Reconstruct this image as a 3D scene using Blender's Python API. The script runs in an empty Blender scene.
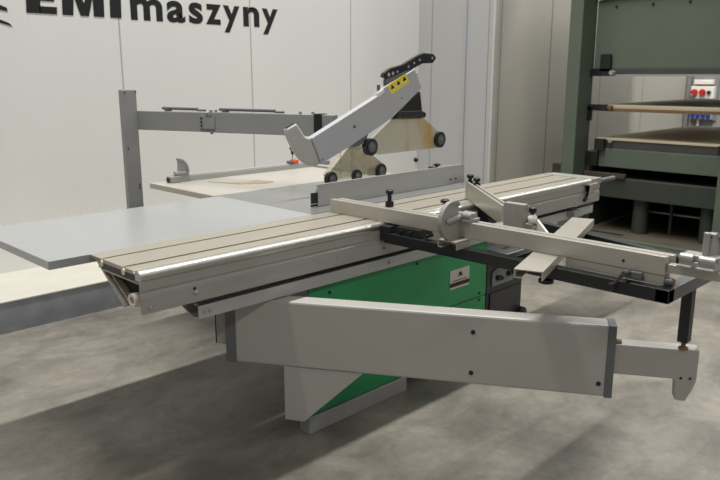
import bpy, bmesh, math, random
from mathutils import Vector, Matrix
random.seed(4)
sc = bpy.context.scene
col = sc.collection
R = math.radians

# ------------------------------------------------------------------ materials
def srgb(r, g, b):
    f = lambda c: c / 12.92 if c <= .04045 else ((c + .055) / 1.055) ** 2.4
    return (f(r / 255), f(g / 255), f(b / 255), 1)

def mat(name, rgb, rough=.5, metal=0., var=.06, scale=6., bump=0., bscale=120., stretch=None, spec=.5):
    m = bpy.data.materials.new(name); m.use_nodes = True
    nt = m.node_tree; N = nt.nodes; L = nt.links
    b = N['Principled BSDF']
    b.inputs['Roughness'].default_value = rough
    b.inputs['Metallic'].default_value = metal
    b.inputs['Specular IOR Level'].default_value = spec
    tc = N.new('ShaderNodeTexCoord'); mp = N.new('ShaderNodeMapping')
    L.new(tc.outputs['Object'], mp.inputs['Vector'])
    if stretch: mp.inputs['Scale'].default_value = stretch
    nz = N.new('ShaderNodeTexNoise'); nz.inputs['Scale'].default_value = scale; nz.inputs['Detail'].default_value = 5
    L.new(mp.outputs['Vector'], nz.inputs['Vector'])
    c = srgb(*rgb)
    cr = N.new('ShaderNodeValToRGB')
    cr.color_ramp.elements[0].position = .3; cr.color_ramp.elements[1].position = .7
    cr.color_ramp.elements[0].color = tuple(x * (1 - var) for x in c[:3]) + (1,)
    cr.color_ramp.elements[1].color = tuple(min(1, x * (1 + var)) for x in c[:3]) + (1,)
    L.new(nz.outputs['Fac'], cr.inputs['Fac']); L.new(cr.outputs['Color'], b.inputs['Base Color'])
    if bump:
        n2 = N.new('ShaderNodeTexNoise'); n2.inputs['Scale'].default_value = bscale
        L.new(mp.outputs['Vector'], n2.inputs['Vector'])
        bp = N.new('ShaderNodeBump'); bp.inputs['Strength'].default_value = bump; bp.inputs['Distance'].default_value = .002
        L.new(n2.outputs['Fac'], bp.inputs['Height']); L.new(bp.outputs['Normal'], b.inputs['Normal'])
    return m

GREY = mat('grey_paint', (150, 149, 146), .45, var=.04)
ARM = mat('warm_grey_paint', (164, 161, 154), .42, var=.03, scale=3)
HOODG = mat('hood_grey', (170, 170, 173), .5, var=.03)
DGREY = mat('dark_grey_steel', (92, 94, 95), .45, var=.08)
POST = mat('post_grey', (138, 138, 136), .5, var=.03)
GREEN = mat('machine_green', (30, 142, 84), .38, var=.10, scale=3)
CAST = mat('cast_iron', (150, 150, 149), .28, .55, var=.05, scale=9, stretch=(1, 12, 1))
EXTM = mat('extension_plate', (166, 168, 167), .24, .25, var=.03, scale=7, stretch=(1, 12, 1))
REAR = mat('rear_table_plate', (178, 174, 163), .38, .15, var=.03)
ALU = mat('anodised_aluminium', (178, 173, 162), .36, .45, var=.04, scale=5, stretch=(1, 1, 8))
WAGON = mat('wagon_aluminium', (170, 163, 149), .36, .40, var=.04, scale=4, stretch=(1, 10, 1))
WFACE = mat('wagon_face', (154, 151, 145), .38, .2, var=.05, scale=4, stretch=(1, 8, 8))
RAILM = mat('rail_aluminium', (172, 172, 170), .42, .30, var=.03, scale=4, stretch=(1, 8, 8))
CHROME = mat('polished_steel', (190, 188, 182), .42, 1., var=.03)
BLACK = mat('black_plastic', (20, 20, 21), .42, var=.1)
BEAMB = mat('black_frame_paint', (26, 27, 29), .42, var=.1)
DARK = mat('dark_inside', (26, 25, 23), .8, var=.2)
WHITEP = mat('white_plastic', (225, 222, 212), .45, var=.02)
TUBE = mat('tube_cream', (214, 206, 185), .5, var=.03)
BROWN = mat('rusty_brown', (110, 84, 56), .7, var=.2, scale=40)
ORANGE = mat('orange_plastic', (226, 92, 48), .5)
YELLOW = mat('yellow_sticker', (226, 205, 22), .5, var=.02)
STICK = mat('plate_paper', (190, 184, 172), .5, var=.02)
DEEP = mat('dark_print', (45, 24, 24), .6, var=.05)
RED = mat('red_plastic', (178, 34, 30), .45)
BLUE = mat('blue_plastic', (36, 50, 120), .45)
WOOD = mat('veneer_offcut', (158, 142, 116), .7, var=.15, scale=8, stretch=(1, 10, 1))
WOODB = mat('brown_timber', (64, 52, 40), .7, var=.2, scale=6, stretch=(6, 1, 6))
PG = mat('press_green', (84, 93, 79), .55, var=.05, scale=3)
PGD = mat('press_green_shaded', (48, 54, 46), .6, var=.10, scale=4)  # same press green with shade put into the colour, for inner parts
PLAT = mat('platen_cream', (176, 164, 140), .55, var=.08, scale=3)
PLATD = mat('platen_steel', (70, 70, 68), .5, .3, var=.1)
LIGHTSTEEL = mat('light_steel', (156, 154, 148), .4, .3, var=.04)
TEXTB = mat('black_vinyl', (13, 13, 14), .5, var=.02)
PAD = mat('pale_blue_grey_plate', (150, 155, 158), .4, var=.03)

def clear_mat(name, stain, mixf):
    m = mat(name, (208, 203, 186), .28, var=.0)
    nt = m.node_tree; N = nt.nodes; L = nt.links; b = N['Principled BSDF']
    cr = [n for n in N if n.type == 'VALTORGB'][0]
    nz = [n for n in N if n.type == 'TEX_NOISE'][0]; nz.inputs['Scale'].default_value = 2.6
    mp = [n for n in N if n.type == 'MAPPING'][0]; mp.inputs['Scale'].default_value = (2.4, 1, .7)
    cr.color_ramp.elements[0].position = .50; cr.color_ramp.elements[1].position = .66
    cr.color_ramp.elements[0].color = srgb(208, 203, 186); cr.color_ramp.elements[1].color = srgb(*stain)
    tr = N.new('ShaderNodeBsdfTransparent'); mx = N.new('ShaderNodeMixShader'); mx.inputs[0].default_value = mixf
    tr.inputs['Color'].default_value = (.97, .96, .90, 1)
    L.new(tr.outputs[0], mx.inputs[1]); L.new(b.outputs[0], mx.inputs[2])
    L.new(mx.outputs[0], N['Material Output'].inputs['Surface'])
    return m
CLEAR = clear_mat('yellowed_clear_plastic', (204, 166, 92), .56)
CLEARL = clear_mat('dusty_clear_plastic', (206, 196, 166), .40)

def wall_mat(name, rgb, seams, axis, rib=True):
    m = bpy.data.materials.new(name); m.use_nodes = True
    nt = m.node_tree; N = nt.nodes; L = nt.links; b = N['Principled BSDF']
    b.inputs['Roughness'].default_value = .42; b.inputs['Specular IOR Level'].default_value = .35
    tc = N.new('ShaderNodeTexCoord'); sp = N.new('ShaderNodeSeparateXYZ'); L.new(tc.outputs['Object'], sp.inputs[0])
    v = sp.outputs[axis]
    nz = N.new('ShaderNodeTexNoise'); nz.inputs['Scale'].default_value = 1.1; nz.inputs['Detail'].default_value = 3
    mp = N.new('ShaderNodeMapping'); mp.inputs['Scale'].default_value = (1, 1, .25)
    L.new(tc.outputs['Object'], mp.inputs[0]); L.new(mp.outputs[0], nz.inputs['Vector'])
    c = srgb(*rgb)
    cr = N.new('ShaderNodeValToRGB'); cr.color_ramp.elements[0].position = .3; cr.color_ramp.elements[1].position = .7
    cr.color_ramp.elements[0].color = tuple(x * .96 for x in c[:3]) + (1,); cr.color_ramp.elements[1].color = c
    L.new(nz.outputs['Fac'], cr.inputs[0])
    cur = cr.outputs['Color']
    total = None
    for s, w in seams:
        d = N.new('ShaderNodeMath'); d.operation = 'SUBTRACT'; L.new(v, d.inputs[0]); d.inputs[1].default_value = s
        a = N.new('ShaderNodeMath'); a.operation = 'ABSOLUTE'; L.new(d.outputs[0], a.inputs[0])
        t = N.new('ShaderNodeMath'); t.operation = 'LESS_THAN'; L.new(a.outputs[0], t.inputs[0]); t.inputs[1].default_value = w
        if total is None: total = t.outputs[0]
        else:
            ad = N.new('ShaderNodeMath'); ad.operation = 'MAXIMUM'; L.new(total, ad.inputs[0]); L.new(t.outputs[0], ad.inputs[1]); total = ad.outputs[0]
    if total is not None:
        mx = N.new('ShaderNodeMix'); mx.data_type = 'RGBA'
        L.new(total, mx.inputs[0]); L.new(cur, mx.inputs[6]); mx.inputs[7].default_value = tuple(x * .55 for x in c[:3]) + (1,)
        cur = mx.outputs[2]
    L.new(cur, b.inputs['Base Color'])
    if rib:
        m1 = N.new('ShaderNodeMath'); m1.operation = 'MULTIPLY'; L.new(v, m1.inputs[0]); m1.inputs[1].default_value = 2 * math.pi / .05
        s1 = N.new('ShaderNodeMath'); s1.operation = 'SINE'; L.new(m1.outputs[0], s1.inputs[0])
        bp = N.new('ShaderNodeBump'); bp.inputs['Strength'].default_value = .05; bp.inputs['Distance'].default_value = .003
        L.new(s1.outputs[0], bp.inputs['Height']); L.new(bp.outputs['Normal'], b.inputs['Normal'])
    return m

def floor_mat():
    m = bpy.data.materials.new('polished_concrete'); m.use_nodes = True
    nt = m.node_tree; N = nt.nodes; L = nt.links; b = N['Principled BSDF']
    b.inputs['Specular IOR Level'].default_value = .4
    tc = N.new('ShaderNodeTexCoord')
    def noise(sc_, detail, rough, stretch=(1, 1, 1), rot=0, dist=0):
        mp = N.new('ShaderNodeMapping'); mp.inputs['Scale'].default_value = stretch; mp.inputs['Rotation'].default_value = (0, 0, rot)
        L.new(tc.outputs['Object'], mp.inputs[0])
        n = N.new('ShaderNodeTexNoise'); n.inputs['Scale'].default_value = sc_; n.inputs['Detail'].default_value = detail
        n.inputs['Roughness'].default_value = rough; n.inputs['Distortion'].default_value = dist
        L.new(mp.outputs[0], n.inputs['Vector']); return n.outputs['Fac']
    def ramp(fac, p0, c0, p1, c1):
        r = N.new('ShaderNodeValToRGB'); e = r.color_ramp.elements
        e[0].position = p0; e[1].position = p1; e[0].color = c0; e[1].color = c1
        L.new(fac, r.inputs[0]); return r.outputs['Color']
    def mul(a, bb, f=1.):
        x = N.new('ShaderNodeMix'); x.data_type = 'RGBA'; x.blend_type = 'MULTIPLY'; x.inputs[0].default_value = f
        L.new(a, x.inputs[6]); L.new(bb, x.inputs[7]); return x.outputs[2]
    g = lambda v: (v, v, v, 1)
    base = ramp(noise(1.6, 9, .68, dist=.5), .30, srgb(106, 101, 92), .70, srgb(148, 142, 131))
    blot = ramp(noise(2.6, 8, .68, (1.0, 1.4, 1), R(20), .8), .40, g(.70), .58, g(1.0))
    fine = ramp(noise(26, 8, .8), .28, g(.80), .72, g(1.10))
    strk = ramp(noise(3.2, 7, .65, (.45, 1.8, 1), R(-8), .5), .36, g(.78), .52, g(1.0))
    L.new(mul(mul(mul(base, blot, .8), strk, .75), fine), b.inputs['Base Color'])
    rr = N.new('ShaderNodeMapRange'); rr.inputs[3].default_value = .38; rr.inputs[4].default_value = .62
    L.new(noise(3.0, 5, .6), rr.inputs[0]); L.new(rr.outputs[0], b.inputs['Roughness'])
    bp = N.new('ShaderNodeBump'); bp.inputs['Strength'].default_value = .12; bp.inputs['Distance'].default_value = .004
    L.new(noise(45, 6, .7), bp.inputs['Height']); L.new(bp.outputs['Normal'], b.inputs['Normal'])
    return m

# ------------------------------------------------------------------ mesh helpers (all vertices in world metres)
def BM(): return bmesh.new()
def hexa(bm, P):
    v = [bm.verts.new(p) for p in P]
    for f in ((0, 3, 2, 1), (4, 5, 6, 7), (0, 1, 5, 4), (1, 2, 6, 5), (2, 3, 7, 6), (3, 0, 4, 7)):
        bm.faces.new([v[i] for i in f])
def box(bm, x0, x1, y0, y1, z0, z1):
    hexa(bm, [(x0, y0, z0), (x1, y0, z0), (x1, y1, z0), (x0, y1, z0), (x0, y0, z1), (x1, y0, z1), (x1, y1, z1), (x0, y1, z1)])
    return bm
def prism(bm, pts, off):
    off = Vector(off)
    a = [bm.verts.new(Vector(p)) for p in pts]; b = [bm.verts.new(Vector(p) + off) for p in pts]
    n = len(pts)
    bm.faces.new(a); bm.faces.new(list(reversed(b)))
    for i in range(n): bm.faces.new([a[i], b[i], b[(i + 1) % n], a[(i + 1) % n]])
    return bm
def pxz(bm, pts, y0, y1): return prism(bm, [(x, y0, z) for x, z in pts], (0, y1 - y0, 0))
def pyz(bm, pts, x0, x1): return prism(bm, [(x0, y, z) for y, z in pts], (x1 - x0, 0, 0))
def pxy(bm, pts, z0, z1): return prism(bm, [(x, y, z0) for x, y in pts], (0, 0, z1 - z0))
def basis(p0, p1):
    d = (Vector(p1) - Vector(p0)).normalized()
    u = d.cross(Vector((0, 0, 1)) if abs(d.z) < .9 else Vector((1, 0, 0))).normalized()
    return d, u, d.cross(u)
def cyl(bm, p0, p1, r0, r1=None, n=20):
    r1 = r0 if r1 is None else r1
    p0 = Vector(p0); p1 = Vector(p1); d, u, w = basis(p0, p1)
    A = [bm.verts.new(p0 + (u * math.cos(t) + w * math.sin(t)) * r0) for t in [2 * math.pi * i / n for i in range(n)]]
    B = [bm.verts.new(p1 + (u * math.cos(t) + w * math.sin(t)) * r1) for t in [2 * math.pi * i / n for i in range(n)]]
    bm.faces.new(A); bm.faces.new(list(reversed(B)))
    for i in range(n): bm.faces.new([A[i], B[i], B[(i + 1) % n], A[(i + 1) % n]])
    return bm
def lathe(bm, p0, axis_end, prof, n=24):
    # prof: list of (t along axis in metres, radius)
    p0 = Vector(p0); d, u, w = basis(p0, axis_end)
    rings = []
    for t, r in prof:
        rings.append([bm.verts.new(p0 + d * t + (u * math.cos(a) + w * math.sin(a)) * max(r, 1e-4)) for a in [2 * math.pi * i / n for i in range(n)]])
    for A, B in zip(rings, rings[1:]):
        for i in range(n): bm.faces.new([A[i], B[i], B[(i + 1) % n], A[(i + 1) % n]])
    bm.faces.new(rings[0]); bm.faces.new(list(reversed(rings[-1])))
    return bm
def ring(bm, p0, p1, ro, ri, n=28):
    p0 = Vector(p0); p1 = Vector(p1); d, u, w = basis(p0, p1)
    def loop(p, r): return [bm.verts.new(p + (u * math.cos(a) + w * math.sin(a)) * r) for a in [2 * math.pi * i / n for i in range(n)]]
    a, b, c, e = loop(p0, ro), loop(p1, ro), loop(p1, ri), loop(p0, ri)
    for A, B in ((a, b), (b, c), (c, e), (e, a)):
        for i in range(n): bm.faces.new([A[i], B[i], B[(i + 1) % n], A[(i + 1) % n]])
    return bm
def bar(bm, a, b, w, h):
    # box from a to b (centre line), horizontal width w, height h (vertical-ish)
    a = Vector(a); b = Vector(b); d = (b - a).normalized()
    s = d.cross(Vector((0, 0, 1))).normalized(); u = s.cross(d)
    P = []
    for k in (-.5, .5):
        for p, q in ((a, -.5), (b, -.5), (b, .5), (a, .5)): P.append(p + s * (q * w) + u * (k * h))
    hexa(bm, P); return bm

ROOT = {}
def thing(name, label, cat, loc=(0, 0, 0), group=None):
    o = bpy.data.objects.new(name, None); col.objects.link(o); o.location = loc
    o.empty_display_size = .1
    o['label'] = label; o['category'] = cat
    if group: o['group'] = group
    ROOT[o] = Vector(loc)
    return o
def obj(name, bm, m, parent=None, bevel=.0015, smooth=False, label=None, base=None):
    bmesh.ops.recalc_face_normals(bm, faces=bm.faces)
    b = ROOT[parent] if parent is not None else Vector(base or (0, 0, 0))
    bmesh.ops.translate(bm, verts=bm.verts, vec=-b)
    me = bpy.data.meshes.new(name); bm.to_mesh(me); bm.free()
    for mm in (m if isinstance(m, list) else [m]): me.materials.append(mm)
    o = bpy.data.objects.new(name, me); col.objects.link(o)
    if parent is not None:
        o.parent = parent
        ROOT[o] = ROOT[parent]
    else:
        o.location = b; ROOT[o] = b
    if bevel:
        md = o.modifiers.new('bevel', 'BEVEL'); md.width = bevel; md.segments = 2; md.limit_method = 'ANGLE'; md.angle_limit = R(35)
    if smooth:
        for p in me.polygons: p.use_smooth = True
        try: me.set_sharp_from_angle(angle=R(35))
        except Exception: pass
    if label: o['label'] = label
    return o
def struct(name, bm, m, bevel=0):
    o = obj(name, bm, m, None, bevel); o['kind'] = 'structure'; return o
def tag(o, label, cat, group=None):
    o['label'] = label; o['category'] = cat
    if group: o['group'] = group
    return o

# ------------------------------------------------------------------ setting
struct('floor', box(BM(), -3, 12, -5, 5.2, -.1, 0), floor_mat())
WB = wall_mat('sandwich_panel_white', (220, 219, 214), [(x, .006) for x in (.27, 1.46, 2.65, 3.84, 5.03)], 'X')
WR = wall_mat('return_panel_shaded', (170, 169, 168), [(4.95, .006), (4.24, .006)], 'Y')  # shade of the side-facing wall is put into the panel colour
WF = wall_mat('cream_panel', (186, 182, 171), [(6.18, .008), (7.12, .012), (8.3, .01), (9.5, .01)], 'X')
WE = wall_mat('end_panel', (140, 140, 140), [], 'Y')
struct('wall_back', box(BM(), -3, 6.04, 5.13, 5.23, 0, 4.6), WB)
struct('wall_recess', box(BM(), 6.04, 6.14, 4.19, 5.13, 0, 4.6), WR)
struct('wall_far', box(BM(), 6.14, 11.0, 4.19, 4.29, 0, 4.6), WF)
struct('wall_right', box(BM(), 11.0, 11.1, -5, 4.29, 0, 4.6), WE)
struct('trim_1', box(BM(), 6.035, 6.10, 4.165, 4.19, 0, 4.6), mat('trim_white', (184, 182, 174), .45), .004)
struct('trim_2', box(BM(), 6.022, 6.04, 4.50, 4.53, 0, 4.6), mat('trim_grey', (160, 162, 166), .45), .003)
struct('trim_3', box(BM(), 10.94, 11.0, 4.12, 4.18, 0, 4.6), mat('trim_dark', (120, 120, 118), .5), .004)
kb = BM(); box(kb, -3, 5.9, 4.455, 5.13, 0, .19)
struct('baseboard_back', kb, mat('kerb_face_paint', (136, 138, 143), .55, var=.16, scale=7, bump=.1, bscale=30))
struct('trim_4', box(BM(), -3, 5.9, 4.45, 5.13, .19, .202), mat('kerb_top_paint', (184, 180, 169), .5, var=.04), .004)

# ------------------------------------------------------------------ lettering on the back wall
lt = thing('wall_lettering', 'black company lettering and mark on the white panel wall', 'sign', (2.0, 5.13, 1.945))
def glyph(ch, width, height, x, zbase, bold=.03, ref='x'):
    cu = bpy.data.curves.new('letter', 'FONT'); cu.body = ch; cu.size = 1; cu.offset = bold; cu.extrude = 0
    t = bpy.data.objects.new('tmp', cu); col.objects.link(t)
    bpy.context.view_layer.update()
    me = bpy.data.meshes.new_from_object(t.evaluated_get(bpy.context.evaluated_depsgraph_get()))
    bpy.data.objects.remove(t)
    xs = [v.co.x for v in me.vertices]; x0 = min(xs); w = max(xs) - x0
    bm = BM(); bm.from_mesh(me); bpy.data.meshes.remove(me)
    sx = width / w
    for v in bm.verts:
        px, py = v.co.x, v.co.y
        v.co = Vector((x + (px - x0) * sx, 5.1285, zbase + py * height * (1.26 if py > 0 else 1)))
    obj('letter', bm, TEXTB, lt, 0)
# x height of the built-in face is about .53 of the size
S = .135 / .545
for ch, xa, xb in (('m', 2.748, 3.014), ('a', 3.05, 3.212), ('s', 3.245, 3.373), ('z', 3.401, 3.549), ('y', 3.569, 3.734), ('n', 3.769, 3.937), ('y', 3.966, 4.138)):
    glyph(ch, xb - xa, S, xa, 1.945)
def poly_letter(ptslists):
    bm = BM()
    for p in ptslists: pxz(bm, p, 5.127, 5.13)
    obj('letter', bm, TEXTB, lt, 0)
zb = 1.945; H = .21
poly_letter([[(1.992, zb), (2.085, zb), (2.10, zb + H), (2.005, zb + H)], [(2.08, zb), (2.198, zb), (2.201, zb + .047), (2.08, zb + .047)],
             [(2.09, zb + .083), (2.185, zb + .083), (2.188, zb + .126), (2.09, zb + .126)], [(2.09, zb + .163), (2.205, zb + .163), (2.208, zb + H), (2.09, zb + H)]])
poly_letter([[(2.236, zb), (2.312, zb), (2.325, zb + .13), (2.365, zb), (2.425, zb), (2.462, zb + .13), (2.462, zb), (2.540, zb), (2.548, zb + H), (2.445, zb + H), (2.396, zb + .085), (2.347, zb + H), (2.246, zb + H)]])
poly_letter([[(2.586, zb), (2.672, zb), (2.680, zb + H), (2.594, zb + H)]])
em = BM()
pxz(em, [(1.70, 1.975), (1.872, 1.945), (1.868, 1.968), (1.70, 2.03)], 5.127, 5.13)
pxz(em, [(1.70, 1.89), (1.79, 1.878), (1.892, 1.852), (1.872, 1.872), (1.79, 1.902), (1.70, 1.925)], 5.127, 5.13)
obj('emblem', em, TEXTB, lt, 0)

# ------------------------------------------------------------------ panel saw (base cabinet with its fixed tables)
saw = thing('panel_saw', 'green and grey panel saw cabinet with flat steel tables, standing on concrete', 'saw', (1.9, 2.2, 0))
pl = obj('plinth', box(BM(), 1.888, 2.53, 2.188, 2.255, 0, .076), GREY, saw, .003)
obj('plinth', box(BM(), 2.62, 3.15, 2.42, 2.95, 0, .076), DGREY, saw, .003)
cbd = BM(); box(cbd, 1.9, 3.19, 2.203, 2.32, .076, .668); box(cbd, 2.58, 3.15, 2.32, 3.0, .076, .668)
obj('cabinet_body', cbd, GREY, saw, .003)
up = obj('door_panel', box(BM(), 1.902, 3.19, 2.195, 2.203, .358, .664), GREEN, saw, .002, label='upper green panel')
lo = obj('door_panel', box(BM(), 1.902, 3.19, 2.195, 2.203, .082, .352), GREEN, saw, .002, label='lower green panel')
for p, x, z in ((up, 3.13, .375), (lo, 3.13, .337), (lo, 1.955, .105), (up, 2.02, .62), (up, 2.6, .64)):
    obj('screw', cyl(BM(), (x, 2.196, z), (x, 2.190, z), .007, n=12), BLACK, p, 0)
npl = obj('nameplate', box(BM(), 2.864, 3.03, 2.192, 2.195, .447, .551), STICK, saw, .0005, label='pale rating plate with dark stripe and small mark')
e2 = BM()
pxz(e2, [(2.932, .509), (2.942, .509), (2.944, .515), (2.956, .515), (2.958, .509), (2.968, .509), (2.960, .533), (2.940, .533)], 2.1905, 2.192)
obj('emblem', e2, TEXTB, npl, 0)
st = BM(); box(st, 2.864, 3.03, 2.1905, 2.192, .460, .481); obj('stripe', st, DEEP, npl, 0)
st = BM(); box(st, 2.885, 3.005, 2.1905, 2.192, .489, .4925); obj('print_line', st, DEEP, npl, 0)
obj('table_frame', box(BM(), 2.60, 3.25, 2.56, 3.15, .668, .86), DGREY, saw, .003)
obj('main_table', box(BM(), 2.192, 3.42, 2.505, 3.268, .86, .9), CAST, saw, .003)
obj('table_extension', box(BM(), .957, 2.190, 2.4895, 3.247, .868, .9), EXTM, saw, .002)
rt = BM(); box(rt, 2.166, 3.46, 3.270, 3.955, .868, .9)
obj('rear_table', rt, REAR, saw, .003)
br = BM(); box(br, 2.28, 3.4, 3.32, 3.36, .84, .868); box(br, 2.32, 3.4, 3.86, 3.90, .84, .868); obj('rear_bracket', br, DGREY, saw, .002)
obj('support_leg', box(BM(), 3.30, 3.35, 3.86, 3.90, 0, .84), DGREY, saw, .002)
br = BM()
for x in (1.25, 1.85): pxz(br, [(x, .84), (x + .05, .84), (x + .05, .868), (x, .868)], 2.55, 3.2)
box(br, 1.25, 2.25, 2.86, 2.91, .80, .84)
obj('extension_bracket', br, DGREY, saw, .002)
fr = BM(); box(fr, 2.385, 3.56, 3.85, 3.888, .9, .932); box(fr, 2.385, 3.56, 3.856, 3.882, .932, .938)
obj('fence_rail', fr, RAILM, saw, .003)
# guide rail under the sliding table
gr = BM(); box(gr, 1.34, 4.285, 2.150, 2.158, .676, .731); pyz(gr, [(2.158, .676), (2.19, .669), (2.335, .727), (2.33, .731), (2.19, .675), (2.158, .682)], 1.34, 4.285)
box(gr, 1.34, 4.285, 2.150, 2.18, .725, .731)
rl = obj('guide_rail', gr, RAILM, saw, .001)
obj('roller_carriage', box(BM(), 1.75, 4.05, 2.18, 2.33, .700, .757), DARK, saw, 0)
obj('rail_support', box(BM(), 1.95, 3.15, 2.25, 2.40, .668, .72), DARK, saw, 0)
for x in (1.362, 1.385, 2.35, 3.98):
    obj('bolt', cyl(BM(), (x, 2.151, .70), (x, 2.145, .70), .006, n=12), LIGHTSTEEL, rl, 0)

# ------------------------------------------------------------------ sliding table
wg = thing('sliding_table', 'long grooved aluminium sliding table running along the front of the saw', 'table', (1.107, 2.12, .755))
x0, x1 = 1.107, 4.300
tp = BM()
pyz(tp, [(2.488, .886), (2.488, .9), (2.404, .9), (2.404, .8885), (2.389, .8885), (2.389, .9), (2.246, .9), (2.246, .8885), (2.229, .8885), (2.229, .9), (2.172, .9), (2.166, .893), (2.158, .893), (2.158, .886)], x0, x1)
obj('top_plate', tp, WAGON, wg, .001)
er = BM(); pyz(er, [(2.158, .868), (2.158, .899), (2.153, .9025), (2.140, .9035), (2.130, .9015), (2.123, .897), (2.119, .891), (2.118, .884), (2.119, .876), (2.124, .868)], x0, x1)
obj('guide_edge', er, CHROME, wg, 0, smooth=True, label='polished silver edge strip')
obj('inner_web', box(BM(), x0, x1, 2.135, 2.40, .858, .863), WAGON, wg, 0)
obj('inner_shade', pyz(BM(), [(2.136, .765), (2.25, .765), (2.385, .857), (2.136, .857)], x0 + .035, x0 + .045), DARK, wg, 0)  # dark sheet added to stand for the shade inside the hollow table
for y0_, y1_ in ((2.2295, 2.2455), (2.3895, 2.4035)):
    obj('slot_bottom', box(BM(), x0 + .02, x1 - .13, y0_, y1_, .8885, .891), DARK, wg, 0)
obj('end_cap', box(BM(), x0 + .001, x0 + .02, 2.136, 2.425, .863, .886), BLACK, wg, 0)
for y in (2.397, 2.238):
    obj('slot_nut', cyl(BM(), (x0 - .002, y, .882), (x0 + .02, y, .882), .011, n=14), TUBE, wg, 0)
fp = BM()
pyz(fp, [(2.135, .755), (2.120, .755), (2.120, .812), (2.1225, .822), (2.126, .826), (2.126, .832), (2.1215, .836), (2.1205, .868), (2.135, .868)], x0, x1)
fpo = obj('front_plate', fp, WFACE, wg, .001)
bp = BM(); pyz(bp, [(2.428, .886), (2.248, .757), (2.256, .752), (2.440, .886)], x0, x1); obj('back_plate', bp, WAGON, wg, 0)
bp = BM(); pyz(bp, [(2.135, .755), (2.252, .752), (2.252, .757), (2.135, .760)], x0 + .12, x1); obj('bottom_plate', bp, WFACE, wg, 0)
bt = BM(); pyz(bt, [(2.355, .858), (2.212, .758), (2.219, .758), (2.363, .858)], x0 + .01, x1); obj('inner_rib', bt, WAGON, wg, 0)
et = obj('end_roller', ring(BM(), (x0 - .004, 2.186, .792), (x0 + .07, 2.186, .792), .0245, .014), TUBE, wg, 0, smooth=True)
obj('roller_core', cyl(BM(), (x0 + .006, 2.186, .792), (x0 + .06, 2.186, .792), .0138), BROWN, et, 0)
for x, z, rr in ((1.133, .775, .007), (1.311, .790, .008), (2.0, .793, .005), (3.3, .775, .007), (4.0, .775, .007)):
    obj('bolt', lathe(BM(), (x, 2.121, z), (x, 2.1, z), [(0, rr), (.004, rr), (.007, rr * .6)], 14), LIGHTSTEEL, fpo, 0)
for x, z in ((1.308, .806), (2.283, .785)):
    obj('bolt_hole', cyl(BM(), (x, 2.121, z), (x, 2.1192, z), .006, n=12), BLACK, fpo, 0)
hk = BM()
pxz(hk, [(4.095, .87), (4.15, .872), (4.14, .84), (4.118, .806), (4.09, .79), (4.085, .775), (4.10, .77), (4.125, .79), (4.152, .835), (4.16, .872)], 2.108, 2.119)
obj('locking_hook', hk, BLACK, wg, .001)
hk = BM(); pxz(hk, [(4.14, .872), (4.24, .88), (4.235, .862), (4.175, .852), (4.145, .815), (4.165, .80), (4.225, .826), (4.228, .815), (4.165, .786), (4.118, .79), (4.13, .83)], 2.104, 2.117)
obj('locking_lever', hk, CHROME, wg, .001, label='bright bent locking lever')
el = BM(); box(el, 4.19, 4.31, 2.117, 2.46, .868, .9035); obj('end_plate', el, LIGHTSTEEL, wg, .002)
sp = BM()
for i in range(9): lathe(sp, (4.30 + i * .026, 2.14, .876), (5, 2.14, .876), [(0, .010), (.006, .016), (.013, .016), (.019, .010), (.026, .010)], 12)
obj('spring_hose', sp, DGREY, wg, 0, smooth=True, label='dark ribbed hose at the far end')
obj('stop_block', box(BM(), 3.955, 4.06, 2.10, 2.148, .690, .725), LIGHTSTEEL, wg, .002)

# ------------------------------------------------------------------ crosscut table (black frame)
ct = thing('crosscut_table', 'black steel crosscut frame hung on the sliding table with one square leg', 'table', (2.25, .85, .6))
obj('front_beam', box(BM(), 2.25, 2.295, .85, 2.094, .82, .865), BEAMB, ct, .002)
obj('end_beam', box(BM(), 2.25, 2.98, .85, .895, .8199, .8649), mat('frame_grey', (84, 86, 86), .4, var=.06), ct, .002, label='grey end beam')
obj('rear_beam', bar(BM(), (2.715, .88, .842), (3.06, 2.10, .842), .04, .043), BEAMB, ct, .002)
obj('cross_bar', box(BM(), 2.295, 2.87, 1.46, 1.50, .825, .860), BEAMB, ct, .002)
pb = BM(); pxy(pb, [(2.295, 1.30), (2.50, 1.46), (2.295, 1.46)], .835, .840); obj('gusset_plate', pb, BEAMB, ct, .001)
obj('mounting_bracket', box(BM(), 2.252, 2.32, 2.06, 2.116, .825, .895), BEAMB, ct, .003)
obj('mounting_bracket', box(BM(), 2.98, 3.12, 2.05, 2.116, .80, .898), BEAMB, ct, .003)
lg = obj('leg', box(BM(), 2.460, 2.498, .852, .888, .628, .82), BEAMB, ct, .003)
obj('leveling_foot', lathe(BM(), (2.479, .870, .601), (2.479, .870, 1), [(0, .017), (.006, .017), (.008, .008), (.028, .008)], 16), BROWN, lg, 0)
kn = BM(); lathe(kn, (2.27, 1.30, .82), (2.27, 1.30, 0), [(0, .012), (.01, .028), (.022, .028), (.026, .02)], 18)
obj('clamp_knob', kn, BLACK, ct, 0, smooth=True)

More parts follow.
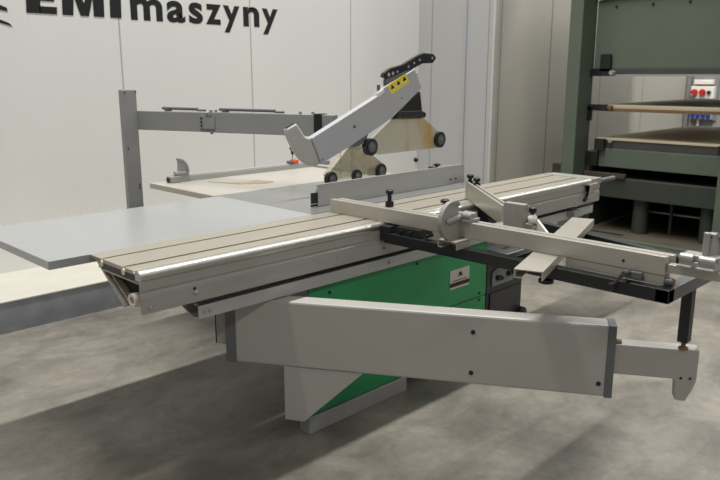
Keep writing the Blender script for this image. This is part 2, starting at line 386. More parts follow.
# ------------------------------------------------------------------ crosscut fence
fe = thing('crosscut_fence', 'long double aluminium crosscut fence lying across the sliding table', 'fence', (2.29, 2.478, .9))
fb = BM(); pyz(fb, [(2.478, .9), (2.478, .963), (.886, .963), (.886, .9)], 2.290, 2.318); fpr = obj('front_profile', fb, ALU, fe, .002)
fb = BM(); pyz(fb, [(2.472, .9), (2.472, .961), (.880, .961), (.880, .9)], 2.336, 2.362); obj('rear_profile', fb, ALU, fe, .002)
obj('web', box(BM(), 2.318, 2.336, .90, 2.46, .902, .950), LIGHTSTEEL, fe, 0)
obj('lower_rail', box(BM(), 2.292, 2.335, .885, 1.24, .866, .8995), ALU, fe, .002)
obj('extension_bar', box(BM(), 2.302, 2.333, .30, .886, .910, .938), ALU, fe, .002, label='thin pull-out bar')
for y, z in ((1.026, .926),):
    obj('bolt_hole', cyl(BM(), (2.291, y, z), (2.2885, y, z), .005, n=12), BLACK, fpr, 0)
obj('bolt_hole', cyl(BM(), (2.2915, .955, .878), (2.2895, .955, .878), .004, n=12), BLACK, fe, 0)
lv = BM(); cyl(lv, (2.236, .998, .897), (2.236, 1.036, .846), .006); cyl(lv, (2.230, .996, .897), (2.280, .996, .893), .008)
lvo = obj('clamp_lever', lv, PLATD, fe, 0, smooth=True)
obj('grip', lathe(BM(), (2.236, 1.028, .857), (2.236, 1.045, .834), [(0, .008), (.006, .012), (.022, .013), (.030, .009)], 16), BLACK, lvo, 0, smooth=True)
obj('lever_block', box(BM(), 2.272, 2.292, .955, 1.015, .875, .899), DGREY, fe, .002)
rk = obj('end_roller', cyl(BM(), (2.305, .888, .880), (2.305, .862, .880), .014), DGREY, fe, .001, smooth=True)
obj('roller_core', cyl(BM(), (2.305, .864, .880), (2.305, .858, .880), .011), BROWN, rk, 0)
def tknob(parent, x, y, z, h, name='clamp_knob', rh=.017):
    b = BM(); lathe(b, (x, y, z), (x, y, 9), [(0, .019), (.022, .019), (.023, .010), (h - .022, .009), (h - .018, rh), (h - .004, rh + .001), (h, rh - .005)], 18)
    return obj(name, b, BLACK, parent, 0, smooth=True)
tknob(fe, 2.349, 2.150, .962, .076)
b = BM(); lathe(b, (2.349, 1.835, .961), (2.349, 1.835, 9), [(0, .008), (.055, .008), (.057, .02), (.067, .02), (.071, .012)], 18); obj('clamp_knob', b, BLACK, fe, 0, smooth=True)
obj('clamp_shoe', box(BM(), 2.265, 2.35, 1.90, 2.03, .866, .8995), BEAMB, fe, .001)
for y in (2.0, 1.95, 1.86): obj('clamp_bolt', cyl(BM(), (2.256, y, .882), (2.30, y, .882), .008), BLACK, fe, .001)

# ------------------------------------------------------------------ flip stops
def segment(cx, cz, r, cut, side, n=22):
    # part of a circle in XZ kept on one side (-1: x<cut, 1: x>cut)
    a0 = math.acos(max(-1, min(1, (cut - cx) / r)))
    if side < 0: t = [a0 + (2 * math.pi - 2 * a0) * i / n for i in range(n + 1)]
    else: t = [-a0 + 2 * a0 * i / n for i in range(n + 1)]
    return [(cx + r * math.cos(a), cz + r * math.sin(a)) for a in t]
def flip_stop(label, cx, cz, r, cut, side, y, m, th=.014):
    t = thing('flip_stop', label, 'stop', (cut, y, cz - r), group='round flip stops')
    d = obj('stop_disc', pxz(BM(), segment(cx, cz, r - .004, cut, side), y, y + th * .5), m, t, .001)
    rim = BM(); P = segment(cx, cz, r, cut, side); Q = segment(cx, cz, r - .012, cut, side)
    for i in range(len(P) - 1): pxz(rim, [P[i], P[i + 1], Q[i + 1], Q[i]], y - .006, y + th)
    obj('rim', rim, m, d, 0)
    return t, d
t, d = flip_stop('silver half round flip stop on the middle of the crosscut fence', 2.245, .972, .079, 2.284, -1, 1.715, LIGHTSTEEL)
obj('hub', lathe(BM(), (2.20, 1.712, .972), (2.32, 1.712, .985), [(0, .008), (.02, .013), (.09, .013)], 16), LIGHTSTEEL, t, 0, smooth=True)
b = BM(); box(b, 2.284, 2.362, 1.665, 1.735, .9635, .975); cyl(b, (2.30, 1.66, .987), (2.30, 1.74, .987), .015); cyl(b, (2.345, 1.675, .985), (2.345, 1.73, .985), .013)
obj('clamp_body', b, LIGHTSTEEL, t, .002)
b = BM(); box(b, 2.205, 2.2895, 1.66, 1.664, .866, .898); box(b, 2.205, 2.2895, 1.66, 1.755, .894, .898); box(b, 2.205, 2.2895, 1.751, 1.755, .866, .898); box(b, 2.205, 2.2895, 1.735, 1.755, .866, .8685)
obj('hook_channel', b, ALU, t, .001)

t, d = flip_stop('pale flip stop on the thin bar at the outer end of the crosscut fence', 2.348, .977, .076, 2.330, 1, .764, LIGHTSTEEL)
b = BM(); box(b, 2.290, 2.36, .735, .845, .9385, .962); cyl(b, (2.300, .802, .970), (2.300, .846, .970), .0145); cyl(b, (2.300, .735, .970), (2.300, .787, .970), .0145); box(b, 2.300, 2.36, .735, .845, .962, .982)
obj('clamp_body', b, LIGHTSTEEL, t, .003)
b = BM(); box(b, 2.274, 2.294, .802, .846, .942, .950); box(b, 2.274, 2.294, .735, .787, .942, .950); obj('clamp_lip', b, LIGHTSTEEL, t, .002)
b = BM(); box(b, 2.322, 2.338, .770, .790, .982, 1.055); obj('hinge_arm', b, LIGHTSTEEL, t, .004)

t, d = flip_stop('grey flip stop at the left end of the rear fence rail', 2.300, .967, .079, 2.303, 1, 3.848, GREY)
b = BM(); box(b, 2.285, 2.384, 3.845, 3.893, .9005, .942); cyl(b, (2.283, 3.856, .955), (2.36, 3.856, .955), .014); box(b, 2.248, 2.31, 3.835, 3.895, .902, .938)
obj('clamp_body', b, GREY, t, .003)
obj('clamp_nut', cyl(BM(), (2.240, 3.87, .918), (2.249, 3.87, .918), .014), BLACK, t, 0)

# ------------------------------------------------------------------ mitre fence on the wagon
mf = thing('mitre_fence', 'short aluminium mitre fence set diagonally over the sliding table with two black knobs', 'fence', (2.62, 1.72, .9))
a = Vector((2.60, 1.715, 0)); c = Vector((3.09, 2.275, 0)); dd = (c - a).normalized(); ss = Vector((dd.y, -dd.x, 0))
fA = BM(); bar(fA, (a.x, a.y, .945), (c.x, c.y, .945), .012, .088); obj('front_profile', fA, ALU, mf, .0015)
q = ss * .030; fA = BM(); bar(fA, (a.x + q.x, a.y + q.y, .943), (c.x + q.x, c.y + q.y, .943), .012, .084); obj('rear_profile', fA, ALU, mf, .0015)
q = ss * .015; fA = BM(); bar(fA, (a.x + q.x, a.y + q.y, .94), (c.x + q.x, c.y + q.y, .94), .02, .06); obj('web', fA, LIGHTSTEEL, mf, 0)
for tt in (.47, .60):
    pass
k1 = a + dd * .725 + ss * .015; k2 = a + dd * .655 + ss * .035
tknob(mf, k1.x, k1.y, .968, .058, rh=.018); tknob(mf, k2.x, k2.y, .968, .050, rh=.018)
b = BM(); lathe(b, (3.06, 2.185, .9), (3.06, 2.185, 2), [(0, .006), (.075, .006), (.078, .009), (.09, .006)], 12); obj('white_pin', b, WHITEP, mf, 0)
b = BM(); box(b, 2.500, 2.534, 1.552, 1.648, .867, 1.024); obj('end_block', b, mat('block_grey', (150, 143, 136), .5, var=.06, scale=12, stretch=(1, 6, 1)), mf, .003)
b = BM(); box(b, 2.505, 2.60, 1.62, 1.72, .90, .918); obj('block_foot', b, ALU, mf, .002)
b = BM(); lathe(b, (2.53, 1.528, .985), (2.53, 1.528, 2), [(0, .008), (.008, .008), (.009, .016), (.026, .016), (.03, .010)], 16); obj('clamp_knob', b, BLACK, mf, 0, smooth=True)
b = BM(); bmesh.ops.create_uvsphere(b, u_segments=18, v_segments=12, radius=.02, matrix=Matrix.Translation((2.53, 1.527, .966))); obj('clamp_ball', b, WHITEP, mf, 0, smooth=True)
b = BM()
box(b, 2.50, 2.56, 1.508, 1.511, .9, .948); box(b, 2.50, 2.56, 1.548, 1.551, .9, .948); box(b, 2.50, 2.56, 1.508, 1.551, .945, .948); box(b, 2.50, 2.56, 1.508, 1.551, .867, .903)
obj('square_tube', b, ALU, mf, 0)
b = BM(); pyz(b, [(1.507, .90), (1.507, .965), (1.44, .90)], 2.53, 2.545); obj('gusset', b, WHITEP, mf, .001)

# ------------------------------------------------------------------ loose aluminium channel
ch = thing('aluminium_channel', 'open aluminium channel pushed under the crosscut fence, end sticking out over the floor', 'channel', (2.55, 1.40, .866))
a = Vector((2.046, 1.240, 0)); c = Vector((3.008, 1.553, 0)); dd = (c - a).normalized(); ss = Vector((-dd.y, dd.x, 0))
b = BM(); w = .098
def chan(bm, off, ww, z0, z1):
    p = a + ss * off; q = c + ss * off
    bar(bm, (p.x, p.y, (z0 + z1) / 2), (q.x, q.y, (z0 + z1) / 2), ww, z1 - z0)
chan(b, 0, w, .8945, .8985); chan(b, w / 2 - .0025, .005, .866, .8945); chan(b, -w / 2 + .0025, .005, .866, .8945)
chan(b, w / 2 - .014, .02, .8662, .870); 
obj('channel_profile', b, ALU, ch, .0006)

# ------------------------------------------------------------------ swing arm (outrigger)
AA = R(-58.5); au = Vector((math.cos(AA), math.sin(AA), 0)); an = Vector((-math.sin(AA), math.cos(AA), 0)) # an points away from the camera
P0 = Vector((2.468, .85, 0))
def ap(u, z, n=0): return P0 + au * u + an * n + Vector((0, 0, z))
def aprism(bm, pts, n0, n1): return prism(bm, [ap(u, z, n0) for u, z in pts], an * (n1 - n0))
sa = thing('swing_arm', 'long grey box swing arm reaching from the saw base to the crosscut frame leg', 'arm', tuple(ap(-1.4, 0, .1)))
def rect(u0, u1, z0, z1): return [(u0, z0), (u1, z0), (u1, z1), (u0, z1)]
ab = obj('arm_beam', aprism(BM(), rect(-1.688, -.262, .400, .672), 0, .085), ARM, sa, .008)
obj('end_cap', aprism(BM(), [(-1.728, .398), (-1.686, .398), (-1.686, .674), (-1.728, .674)], -.001, .087), DGREY, sa, .002, label='dark left end cap')
obj('end_cap', aprism(BM(), rect(-.264, -.236, .397, .672), -.001, .087), DGREY, sa, .003, label='dark right end cap')
ib = obj('inner_beam', aprism(BM(), rect(-.30, .042, .488, .6005), .012, .075), ARM, sa, .003, label='thinner telescopic inner beam')
obj('end_hook', aprism(BM(), [(-.030, .49), (-.026, .416), (-.018, .410), (.010, .409), (.031, .455), (.041, .49)], .010, .05), ARM, ib, .002)
for u, z in ((-.010, .4945), (.020, .4955)):
    obj('bolt', cyl(BM(), ap(u, z, .013), ap(u, z, .008), .004, n=12), BLACK, ib, 0)
obj('rubber_bumper', cyl(BM(), ap(-.236, .600, .03), ap(-.215, .600, .03), .014), BROWN, ib, 0)
for u, z in ((-.739, .608), (-.741, .447), (-.285, .45)):
    obj('bolt', cyl(BM(), ap(u, z, .001), ap(u, z, -.003), .0085, n=16), BLACK, ab, 0)
hp = obj('hinge_plate', aprism(BM(), rect(-1.775, -1.727, .466, .60), .015, .07), GREY, sa, .003)
obj('pin', aprism(BM(), rect(-1.779, -1.774, .468, .60), .015, .07), BLACK, hp, .001)
gb = obj('gusset_bracket', aprism(BM(), [(-1.484, .40), (-1.484, .168), (-1.403, .166), (-1.158, .40)], .003, .06), ARM, sa, .002)
pv = BM(); cyl(pv, ap(-1.40, .30, .11), ap(-1.40, .64, .11), .028); pc = ap(-1.40, 0, .11)
box(pv, pc.x, 1.905, pc.y - .02, pc.y + .10, .34, .38); box(pv, pc.x, 1.905, pc.y - .02, pc.y + .10, .48, .52)
obj('pivot_post', pv, DGREY, sa, 0)

# ------------------------------------------------------------------ control box
cb = thing('control_cabinet', 'low black control cabinet beside the green saw cabinet, with a small knob panel', 'cabinet', (3.38, 2.4, 0))
obj('cabinet_body', box(BM(), 3.205, 3.565, 2.2, 2.62, .03, .575), mat('cabinet_black', (40, 41, 42), .45, var=.08), cb, .006)
obj('cabinet_plinth', box(BM(), 3.22, 3.55, 2.22, 2.60, 0, .03), BLACK, cb, .002)
obj('door', box(BM(), 3.235, 3.55, 2.192, 2.2, .05, .345), mat('door_black', (46, 47, 48), .45, var=.08), cb, .003)
pn = obj('knob_panel', prism(BM(), [(3.25, 2.199, .385), (3.458, 2.199, .385), (3.458, 2.199, .47), (3.41, 2.199, .482), (3.28, 2.199, .482), (3.25, 2.199, .465)], (0, -.006, 0)), mat('panel_grey', (118, 120, 122), .5, var=.04), cb, .001)
for x, z, r_ in ((3.295, .43, .016), (3.325, .425, .014), (3.40, .437, .016), (3.432, .437, .013)):
    obj('knob', lathe(BM(), (x, 2.193, z), (x, 2, z), [(0, r_), (.012, r_), (.014, r_ * .75), (.022, r_ * .7)], 16), BLACK, pn, 0, smooth=True)
obj('side_knob', lathe(BM(), (3.53, 2.192, .165), (3.53, 2, .165), [(0, .02), (.01, .045), (.03, .045), (.036, .03)], 20), BLACK, cb, 0, smooth=True)
ld = BM(); pxy(ld, [(3.205, 2.035), (3.345, 2.035), (3.40, 2.10), (3.47, 2.26), (3.45, 2.40), (3.30, 2.40), (3.235, 2.24), (3.20, 2.10)], .582, .600)
lo_ = obj('lid_plate', ld, PAD, cb, .006, label='pale plate with a red mark on the cabinet top')
b = BM(); cyl(b, (3.325, 2.165, .6), (3.325, 2.165, .6012), .016); box(b, 3.295, 3.355, 2.158, 2.172, .6, .6012); obj('red_mark', b, mat('faded_red', (176, 70, 74), .5), lo_, 0)
obj('lid_support', box(BM(), 3.235, 3.45, 2.21, 2.39, .575, .582), BLACK, cb, 0)

# ------------------------------------------------------------------ rip fence
rf = thing('rip_fence', 'tall flat aluminium rip fence plate standing on the main saw table', 'fence', (2.9, 2.63, .9))
obj('fence_plate', pxz(BM(), [(2.342, .9), (3.538, .9), (3.530, 1.0125), (2.342, 1.0115)], 2.62, 2.632), mat('fence_plate', (168, 168, 165), .3, .3, var=.03, scale=4, stretch=(1, 1, 8)), rf, .0015)
b = BM(); box(b, 2.345, 3.52, 2.632, 2.642, .93, .95); box(b, 2.345, 3.52, 2.632, 2.642, .965, .985); obj('back_rib', b, LIGHTSTEEL, rf, 0)
b = BM(); box(b, 2.300, 2.342, 2.623, 2.630, .948, .972); box(b, 2.312, 2.342, 2.626, 2.645, .93, .948); box(b, 2.300, 2.342, 2.623, 2.630, .918, .932); cyl(b, (2.305, 2.632, .908), (2.342, 2.632, .908), .006)
obj('end_clamp', b, BLACK, rf, .001)
b = BM(); box(b, 3.16, 3.45, 2.645, 2.76, .9005, .975); box(b, 3.39, 3.45, 2.76, 3.84, .9005, .915); obj('fence_carriage', b, GREY, rf, .004)
b = BM(); cyl(b, (3.197, 2.72, .98), (3.197, 2.72, 1.046), .008, .005); stem = obj('lever_stem', b, WHITEP, rf, 0, smooth=True)
b = BM(); bmesh.ops.create_uvsphere(b, u_segments=16, v_segments=10, radius=.0145, matrix=Matrix.Translation((3.196, 2.72, 1.056))); obj('lever_ball', b, BLACK, stem, 0, smooth=True)
for x, y, h in ((3.39, 2.72, 1.013), (3.32, 2.70, 1.003)):
    b = BM(); lathe(b, (x, y, .984), (x, y, 2), [(0, .009), (h - .992, .009), (h - .990, .022), (h - .982, .022), (h - .980, .014)], 18); obj('clamp_knob', b, BLACK, rf, 0, smooth=True)
for x in (3.398, 3.448):
    obj('bolt', cyl(BM(), (x, 2.621, .931), (x, 2.617, .931), .006, n=14), BLACK, rf, 0)

# ------------------------------------------------------------------ overhead guard
og = thing('overhead_guard', 'overhead saw guard on a tall grey post with a box beam and tilted suction hood', 'guard', (2.197, 4.22, .5))
po = obj('post', box(BM(), 2.150, 2.249, 4.195, 4.235, .50, 1.449), POST, og, .004)
for x, z in ((2.170, 1.432), (2.244, 1.435), (2.170, 1.09), (2.232, .86), (2.232, .84)):
    obj('screw', cyl(BM(), (x, 4.196, z), (x, 4.192, z), .005, n=10), BLACK, po, 0)
ma = BM(); box(ma, 2.19, 2.24, 2.95, 4.195, .54, .60); box(ma, 2.24, 2.60, 2.95, 3.0, .54, .60); obj('post_bracket', ma, POST, saw, .003)
B0 = Vector((2.24, 4.22, 0)); bd = Vector((.5, -1.32, 0)).normalized(); bn = Vector((-bd.y, bd.x, 0)) # bn away from the camera side
if bn.x < 0: bn = -bn
def bpnt(u, z, n=0): return B0 + bd * u + bn * n + Vector((0, 0, z))
def bprism(bm, pts, n0, n1): return prism(bm, [bpnt(u, z, n0) for u, z in pts], bn * (n1 - n0))
b1 = obj('beam', bprism(BM(), rect(-.012, .548, 1.203, 1.320), 0, .06), POST, og, .003, label='fixed beam half next to the post')
b2 = obj('beam', bprism(BM(), rect(.556, 1.385, 1.202, 1.322), 0, .06), POST, og, .003, label='swinging beam half next to the hood')
hg = BM(); cyl(hg, bpnt(.572, 1.192, .01), bpnt(.572, 1.334, .01), .010); hgo = obj('hinge', hg, POST, og, 0)
hp = BM(); bprism(hp, rect(.50, .605, 1.222, 1.302), -.006, 0); obj('hinge_plate', hp, POST, hgo, .002)
hp = BM(); bprism(hp, rect(.50, .60, 1.216, 1.223), -.010, 0); bprism(hp, rect(.54, .59, 1.298, 1.303), -.009, 0); obj('hinge_edge', hp, DGREY, hgo, 0)
for u, z in ((.512, 1.285), (.512, 1.262), (.512, 1.24)): obj('bolt', cyl(BM(), bpnt(u, z, -.006), bpnt(u, z, -.012), .006, n=12), BLACK, hgo, 0)
for u0, u1 in ((.20, .46), (.62, 1.0)):
    r_ = BM(); cyl(r_, bpnt(u0, 1.338, .03), bpnt(u1, 1.336, .03), .009); box(r_, *(lambda p, q: (min(p.x, q.x), max(p.x, q.x), min(p.y, q.y), max(p.y, q.y)))(bpnt(u0 + .02, 0, .02), bpnt(u0 + .06, 0, .04)), 1.319, 1.340)
    cyl(r_, bpnt(u1, 1.330, .03), bpnt(u1 + .06, 1.330, .03), .006)
    obj('tension_rod', r_, DGREY, og, 0, smooth=True)
for u in (.60, 1.17, 1.25): obj('bolt', cyl(BM(), bpnt(u, 1.320, .02), bpnt(u, 1.336, .02), .009, n=12), LIGHTSTEEL, b2, 0)
obj('strap', bprism(BM(), rect(1.268, 1.315, 1.198, 1.327), -.006, .066), BLACK, og, .001, label='black strap round the beam')
# hood
HY = 2.86; HT = .042
hood = obj('suction_hood', pxz(BM(), [(2.516, 1.213), (2.584, 1.072), (2.797, 1.15), (3.144, 1.293), (3.369, 1.438), (3.402, 1.464), (3.337, 1.572), (3.044, 1.457), (3.02, 1.421)], HY, HY + HT), HOODG, og, .004)
spt = obj('spout', pxz(BM(), [(2.353, 1.268), (2.42, 1.295), (2.478, 1.222), (2.514, 1.2130), (2.5838, 1.0722), (2.545, 1.062), (2.501, 1.070), (2.462, 1.092), (2.433, 1.118), (2.402, 1.158), (2.379, 1.2), (2.362, 1.235)], HY + .004, HY + HT - .004), mat('spout_grey', (172, 170, 164), .5, var=.03), hood, .009, smooth=True)
mo = BM(); prism(mo, [(2.359, HY + .012, 1.2712), (2.414, HY + .012, 1.2938), (2.414, HY + HT - .012, 1.2938), (2.359, HY + HT - .012, 1.2712)], (-.0005, 0, .0012)); obj('spout_mouth', mo, DARK, spt, 0)
hn = BM(); hl = [(x_ - .034, z_ - .004) for x_, z_ in [(3.103, 1.531), (3.157, 1.514), (3.32, 1.560), (3.457, 1.608), (3.553, 1.612), (3.584, 1.640), (3.575, 1.655), (3.551, 1.668), (3.468, 1.671), (3.41, 1.655), (3.275, 1.600), (3.173, 1.580), (3.114, 1.552)]]
pxz(hn, hl, HY + .012, HY + .034); hno = obj('handle', hn, BLACK, hood, .004, label='black perforated plastic handle')
for x, z, r_ in ((3.156, 1.543, .011), (3.191, 1.550, .010), (3.23, 1.560, .007), (3.327, 1.589, .007), (3.377, 1.610, .007), (3.427, 1.629, .007), (3.545, 1.642, .008)):
    obj('handle_hole', cyl(BM(), (x - .034, HY + .0125, z - .004), (x - .034, HY + .0105, z - .004), r_, n=14), HOODG, hood, 0)
obj('handle_mount', pxz(BM(), [(3.10, 1.470), (3.30, 1.552), (3.30, 1.566), (3.27, 1.560), (3.12, 1.518), (3.10, 1.512)], HY + .010, HY + .036), DGREY, hood, .002)
stk = obj('warning_sticker', pxz(BM(), [(3.094, 1.476), (3.253, 1.545), (3.29, 1.497), (3.133, 1.427)], HY - .0015, HY), YELLOW, hood, 0, label='yellow warning sticker with three small symbols')
for i in range(3):
    x, z = 3.145 + i * .052, 1.466 + i * .0225
    b = BM(); pxz(b, [(x - .018, z - .014), (x + .014, z), (x - .014, z + .018)], HY - .0025, HY - .0015); obj('sticker_symbol', b, TEXTB, hood, 0)
    b = BM(); pxz(b, [(x - .026, z - .022), (x + .022, z - .001), (x + .018, z + .006), (x - .029, z - .014)], HY - .0024, HY - .0015); obj('sticker_symbol', b, WHITEP, hood, 0)
obj('white_clip', pxz(BM(), [(3.005, 1.436), (3.060, 1.462), (3.070, 1.444), (3.020, 1.412)], HY - .006, HY), WHITEP, hood, .003)
obj('clip_bolt', cyl(BM(), (3.045, HY + .02, 1.455), (3.045, HY + .02, 1.482), .010), BROWN, hood, 0)
for x, z, r_ in ((3.222, 1.405, .005), (2.832, 1.259, .010), (3.36, 1.54, .004), (2.59, 1.095, .004)):
    obj('screw', lathe(BM(), (x, HY + .001, z), (x, 0, z), [(0, r_), (.004, r_), (.006, r_ * .6)], 12), DGREY, hood, 0)
brk = obj('hood_bracket', pxz(BM(), [(3.398, 1.440), (3.418, 1.335), (3.418, 1.283), (3.177, 1.290), (3.185, 1.305)], HY + .006, HY + .05), BLACK, og, .003, label='black bracket between hood and clear guard')
obj('bracket_plate', pxz(BM(), [(3.177, 1.287), (3.205, 1.330), (3.425, 1.325), (3.420, 1.281)], HY + .002, HY + .058), mat('bracket_dark', (34, 36, 38), .5), brk, .004)
obj('bracket_knob', cyl(BM(), (3.455, HY + .02, 1.299), (3.455, HY + .055, 1.299), .018), BLACK, brk, .002, smooth=True)
for x in (3.21, 3.25, 3.33, 3.41): obj('bracket_bolt', cyl(BM(), (x, HY + .002, 1.292), (x, HY - .002, 1.292), .005, n=10), BROWN, brk, 0)
cu_ = BM(); pxz(cu_, [(2.80, 1.150), (2.84, 1.165), (2.95, 1.215), (2.935, 1.185), (2.89, 1.152), (2.84, 1.142)], HY + .005, HY + .038); obj('lower_lip', cu_, DGREY, hood, .002)

def shell(bm, P, y0, y1, th=.006):
    # hollow open-bottom guard: two side sheets and the sheets joining their upper edges
    pxz(bm, P, y0, y0 + th); pxz(bm, P, y1 - th, y1)
    n = len(P)
    cx = sum(p[0] for p in P) / n; cz = sum(p[1] for p in P) / n
    for i in range(n):
        a_, b_ = P[i], P[(i + 1) % n]
        if max(a_[1], b_[1]) < cz: continue
        q = lambda p: (p[0] + (cx - p[0]) * .03, p[1] + (cz - p[1]) * .05)
        pxz(bm, [a_, b_, q(b_), q(a_)], y0 + th, y1 - th)
    return bm
def wheel(parent, x, z, y0, y1, r):
    w_ = obj('wheel', lathe(BM(), (x, y0, z), (x, y1, z), [(0, r * .82), (.003, r), (y1 - y0 - .003, r), (y1 - y0, r * .82)], 28), BLACK, parent, 0, smooth=True)
    obj('hub', lathe(BM(), (x, y0 + .001, z), (x, y0 - 1, z), [(0, r * .60), (.0025, r * .60), (.003, r * .2), (.006, r * .16)], 20), DGREY, parent, 0)
    return w_
gU = obj('clear_guard', shell(BM(), [(3.186, 1.287), (3.437, 1.282), (3.627, 1.165), (3.641, 1.088), (3.046, 1.086), (2.965, 1.150)], HY + .012, HY + .05), CLEAR, og, 0, label='yellowed clear plastic guard under the hood')
wheel(gU, 2.952, 1.138, HY - .022, HY + .012, .049); wheel(gU, 3.592, 1.140, HY - .008, HY + .012, .050)

# ------------------------------------------------------------------ second clear guard standing on the table
bg = thing('blade_guard', 'clear yellowed trapezoid blade guard on black wheels standing on the saw table', 'guard', (3.08, 3.13, .9))
gL = obj('guard_shell', shell(BM(), [(3.015, 1.108), (3.143, 1.104), (3.335, .985), (3.342, .935), (2.90, .925), (2.842, .962)], 3.10, 3.14), CLEARL, bg, 0)
obj('top_strip', box(BM(), 3.02, 3.135, 3.10, 3.14, 1.100, 1.122), mat('cream_strip', (205, 192, 160), .5), bg, .003)
wheel(bg, 2.865, .941, 3.075, 3.11, .041); wheel(bg, 3.30, .950, 3.085, 3.11, .044); wheel(bg, 3.085, .938, 3.085, 3.11, .038)
for x in (2.95, 3.05, 3.15): obj('guard_rib', box(BM(), x, x + .006, 3.10, 3.104, .94, 1.09), CLEARL, bg, 0)
obj('rear_wheel_box', box(BM(), 3.21, 3.29, 3.107, 3.133, .925, .975), mat('smoke', (110, 108, 96), .5), bg, .003)
obj('guard_bolt', cyl(BM(), (3.165, 3.12, 1.10), (3.165, 3.12, 1.125), .008), BLACK, bg, 0)

# ------------------------------------------------------------------ small things on the rear table
oc = thing('orange_clamp', 'small orange clamp with a black knob sitting on the rear fence rail', 'clamp', (3.22, 3.87, .938))
obj('clamp_body', box(BM(), 3.215, 3.262, 3.848, 3.89, .9385, .962), ORANGE, oc, .004)
obj('jaw', box(BM(), 3.185, 3.215, 3.846, 3.892, .9385, .955), DGREY, oc, .003)
obj('stem', cyl(BM(), (3.222, 3.868, .962), (3.222, 3.868, 1.005), .004), LIGHTSTEEL, oc, 0)
obj('knob', lathe(BM(), (3.222, 3.868, 1.0), (3.222, 3.868, 3), [(0, .010), (.034, .012), (.035, .022), (.046, .022), (.05, .015)], 16), BLACK, oc, 0, smooth=True)
b = BM(); pxy(b, [(2.436, 3.736), (2.47, 3.64), (2.517, 3.525), (2.58, 3.48), (2.65, 3.444), (2.70, 3.450), (2.734, 3.462), (2.72, 3.52), (2.695, 3.586), (2.60, 3.575), (2.542, 3.585), (2.49, 3.66)], .9003, .9025)
tag(obj('wood_offcut', b, WOOD, None, 0, base=(2.6, 3.6, .9)), 'thin brown veneer offcut lying on the cream rear table', 'wood')

# ------------------------------------------------------------------ veneer press
pr = thing('veneer_press', 'large green hydraulic veneer press with stacked open platens', 'press', (7.2, 2.8, 0))
XP, XB = 6.5, 6.78
obj('column', box(BM(), XP, XB, 3.50, 3.635, 0, 2.9), PG, pr, .006, label='left green column')
obj('column', box(BM(), XP, XB, 2.0, 2.148, 0, 2.9), PG, pr, .006, label='right green column')
obj('upper_panel', box(BM(), XB - .02, XB + .02, 2.15, 3.488, 1.60, 2.24), PG, pr, .004)
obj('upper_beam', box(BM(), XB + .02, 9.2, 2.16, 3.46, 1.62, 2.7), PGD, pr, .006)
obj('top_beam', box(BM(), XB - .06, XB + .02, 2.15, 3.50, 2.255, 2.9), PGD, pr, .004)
for y in (3.30, 2.95, 2.62, 2.28): obj('bolt', cyl(BM(), (XB - .02, y, 2.17), (XB - .03, y, 2.17), .012, n=12), BLACK, pr, 0)
up_ = obj('upper_platen', box(BM(), XB - .03, 9.2, 2.12, 3.48, 1.545, 1.60), PLATD, pr, .004)
obj('platen_edge', box(BM(), XB - .035, XB, 2.12, 3.46, 1.528, 1.545), LIGHTSTEEL, up_, .001)
mp_ = obj('middle_platen', box(BM(), XB - .02, 9.2, 2.12, 3.44, 1.205, 1.255), PLAT, pr, .004)
obj('platen_edge', box(BM(), XB - .024, XB, 2.12, 3.40, 1.195, 1.225), BROWN, mp_, .001)
lp_ = obj('lower_platen', box(BM(), XB - .02, 9.2, 2.14, 3.42, .915, .932), PLAT, pr, .002)
obj('platen_body', box(BM(), XB - .01, 9.2, 2.15, 3.40, .835, .915), PLATD, lp_, .003)
obj('platen_beam', box(BM(), XB - .03, 9.1, 2.16, 3.365, .655, .835), PG, pr, .004)
for z in (.80, .70): obj('bolt', cyl(BM(), (XB - .03, 2.19, z), (XB - .04, 2.19, z), .014, n=12), BLACK, pr, 0)
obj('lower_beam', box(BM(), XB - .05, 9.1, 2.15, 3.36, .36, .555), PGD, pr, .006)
obj('base', box(BM(), 6.35, 9.1, 2.0, 3.63, 0, .022), mat('press_base', (74, 68, 56), .7, var=.15, scale=4), pr, .003)
obj('base_sill', box(BM(), 6.32, 6.36, 2.0, 3.63, 0, .05), PG, pr, .004)
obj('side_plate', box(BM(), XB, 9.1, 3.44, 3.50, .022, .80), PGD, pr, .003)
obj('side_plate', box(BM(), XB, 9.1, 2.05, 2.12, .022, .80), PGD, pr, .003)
obj('back_plate', box(BM(), 8.9, 8.95, 2.12, 3.44, .022, .80), DARK, pr, 0)  # dark sheet added for the gloom deep inside the press
for y in (2.94, 2.30): obj('ram', cyl(BM(), (6.86, y, .022), (6.86, y, .37), .075, n=28), PGD, pr, .004, smooth=True)
obj('pipe', cyl(BM(), (7.0, 2.30, .22), (7.0, 2.95, .22), .010), LIGHTSTEEL, pr, 0)
obj('riser_pipe', cyl(BM(), (6.95, 2.68, .022), (6.95, 2.68, .36), .016), PGD, pr, 0)
obj('floor_bar', box(BM(), 6.60, 6.64, 3.0, 3.32, .022, .03), DARK, pr, .001)
for z0, z1, y0, y1 in ((1.53, 1.60, 3.30, 3.52), (1.57, 1.735, 3.30, 3.40), (1.10, 1.235, 3.46, 3.57), (1.20, 1.26, 3.30, 3.50), (.82, .93, 3.30, 3.40), (.66, .80, 3.36, 3.47), (1.55, 1.63, 2.13, 2.22), (1.18, 1.26, 2.13, 2.22), (.85, .93, 2.13, 2.24)):
    obj('guide_bracket', box(BM(), XB - .075, XB - .035, y0, y1, z0, z1), BLACK, pr, .003)
obj('grease_nipple', cyl(BM(), (XB - .09, 3.275, 1.56), (XB - .035, 3.275, 1.56), .022, n=14), LIGHTSTEEL, pr, 0)
obj('grease_nipple', cyl(BM(), (XB - .09, 3.27, 1.235), (XB - .035, 3.27, 1.235), .020, n=14), BROWN, pr, 0)
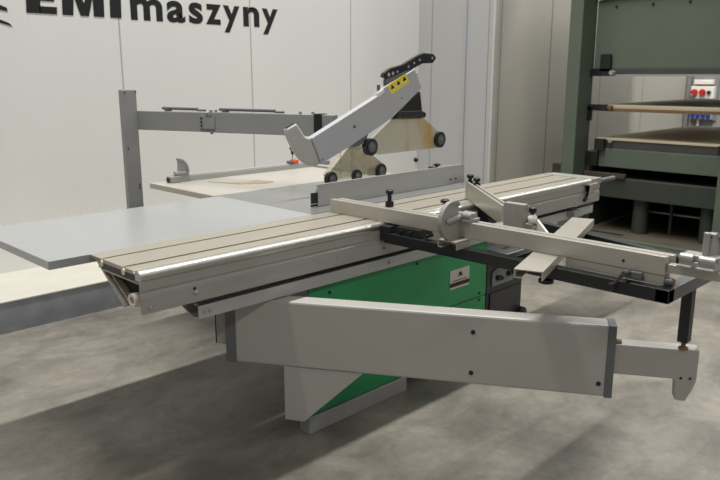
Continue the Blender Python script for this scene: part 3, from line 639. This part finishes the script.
obj('grease_nipple', cyl(BM(), (XB - .06, 3.25, .91), (XB - .02, 3.25, .91), .016, n=14), LIGHTSTEEL, pr, 0)

# brown timber stack behind the press column
tb = thing('timber_block', 'brown timber block standing behind the left green press column', 'wood', (7.0, 3.78, 0))
obj('upper_block', box(BM(), 6.90, 7.15, 3.64, 3.96, .50, .625), WOODB, tb, .004)
obj('lower_block', box(BM(), 6.90, 7.15, 3.66, 3.95, 0, .50), WOODB, tb, .004)
tb2 = tag(obj('timber_board', box(BM(), 6.70, 6.745, 3.06, 3.49, .556, .600), WOODB, None, .003, base=(6.72, 3.3, .556)), 'brown board resting on the lower press beam inside the press', 'wood')

# ------------------------------------------------------------------ electrical box on the end wall
eb = thing('socket_box', 'grey electrical box with red switches and blue sockets on the end wall behind the press', 'electrical box', (11, 3.94, 1.2))
obj('back_board', box(BM(), 10.97, 11, 3.74, 4.10, .90, 1.52), mat('board_grey', (120, 120, 118), .5), eb, .003)
sb = obj('switch_box', box(BM(), 10.88, 10.97, 3.77, 4.09, 1.21, 1.385), WHITEP, eb, .006)
for y, m_ in ((4.03, RED), (3.92, RED), (3.83, BLACK)):
    obj('switch', cyl(BM(), (10.88, y, 1.30), (10.84, y, 1.30), .045 if m_ is RED else .025, n=18), m_, sb, .003)
obj('red_plug', box(BM(), 10.80, 10.88, 4.02, 4.085, 1.22, 1.26), DGREY, sb, .004)
obj('breaker_cover', box(BM(), 10.89, 10.97, 3.80, 4.06, 1.41, 1.475), WHITEP, eb, .006)
pnl = obj('socket_panel', box(BM(), 10.90, 10.97, 3.775, 4.075, .92, 1.02), mat('pale_blue_panel', (150, 160, 190), .5), eb, .004)
for i in range(4): obj('socket', box(BM(), 10.87, 10.90, 3.79 + i * .072, 3.845 + i * .072, .94, 1.02), BLUE, pnl, .004)
obj('cable', cyl(BM(), (10.95, 3.97, .30), (10.95, 3.97, .92), .015), WHITEP, eb, 0)

# ------------------------------------------------------------------ lights
def area(name, loc, sx, sy, energy, colr, rot=(0, 0, 0)):
    l = bpy.data.lights.new(name, 'AREA'); l.shape = 'RECTANGLE'; l.size = sx; l.size_y = sy; l.energy = energy; l.color = colr
    o = bpy.data.objects.new(name, l); col.objects.link(o); o.location = loc; o.rotation_euler = rot
    return o
area('ceiling_strip_rear', (2.6, 3.25, 10), 9, .3, 1500, (1, .992, .968))
area('front_fill_strip', (-.5, -5, 6.5), 11, .5, 290, (1, .992, .968), (R(25), 0, 0))  # unseen fill strip, set low and tilted to brighten upright faces
area('far_fill_strip', (9.2, 1.2, 6), .5, 5, 380, (1, .992, .968))  # unseen fill strip added to brighten the walls behind the press
w = bpy.data.worlds.new('hall'); sc.world = w; w.use_nodes = True
w.node_tree.nodes['Background'].inputs[0].default_value = (.93, .96, 1, 1)
w.node_tree.nodes['Background'].inputs[1].default_value = .20

# ------------------------------------------------------------------ camera
cd = bpy.data.cameras.new('camera'); cam = bpy.data.objects.new('camera', cd); col.objects.link(cam)
cam.location = (0, 0, 1.534); cam.rotation_euler = (R(90 - 12.8804), 0, R(44.8476 - 90))
cd.sensor_width = 36; cd.lens = 36 * 719.2 / 720; cd.clip_end = 60
cd.dof.use_dof = True; cd.dof.focus_distance = 3.3; cd.dof.aperture_fstop = 4.0
sc.camera = cam
sc.view_settings.view_transform = 'Standard'
sc.view_settings.look = 'None'
sc.view_settings.exposure = -.08
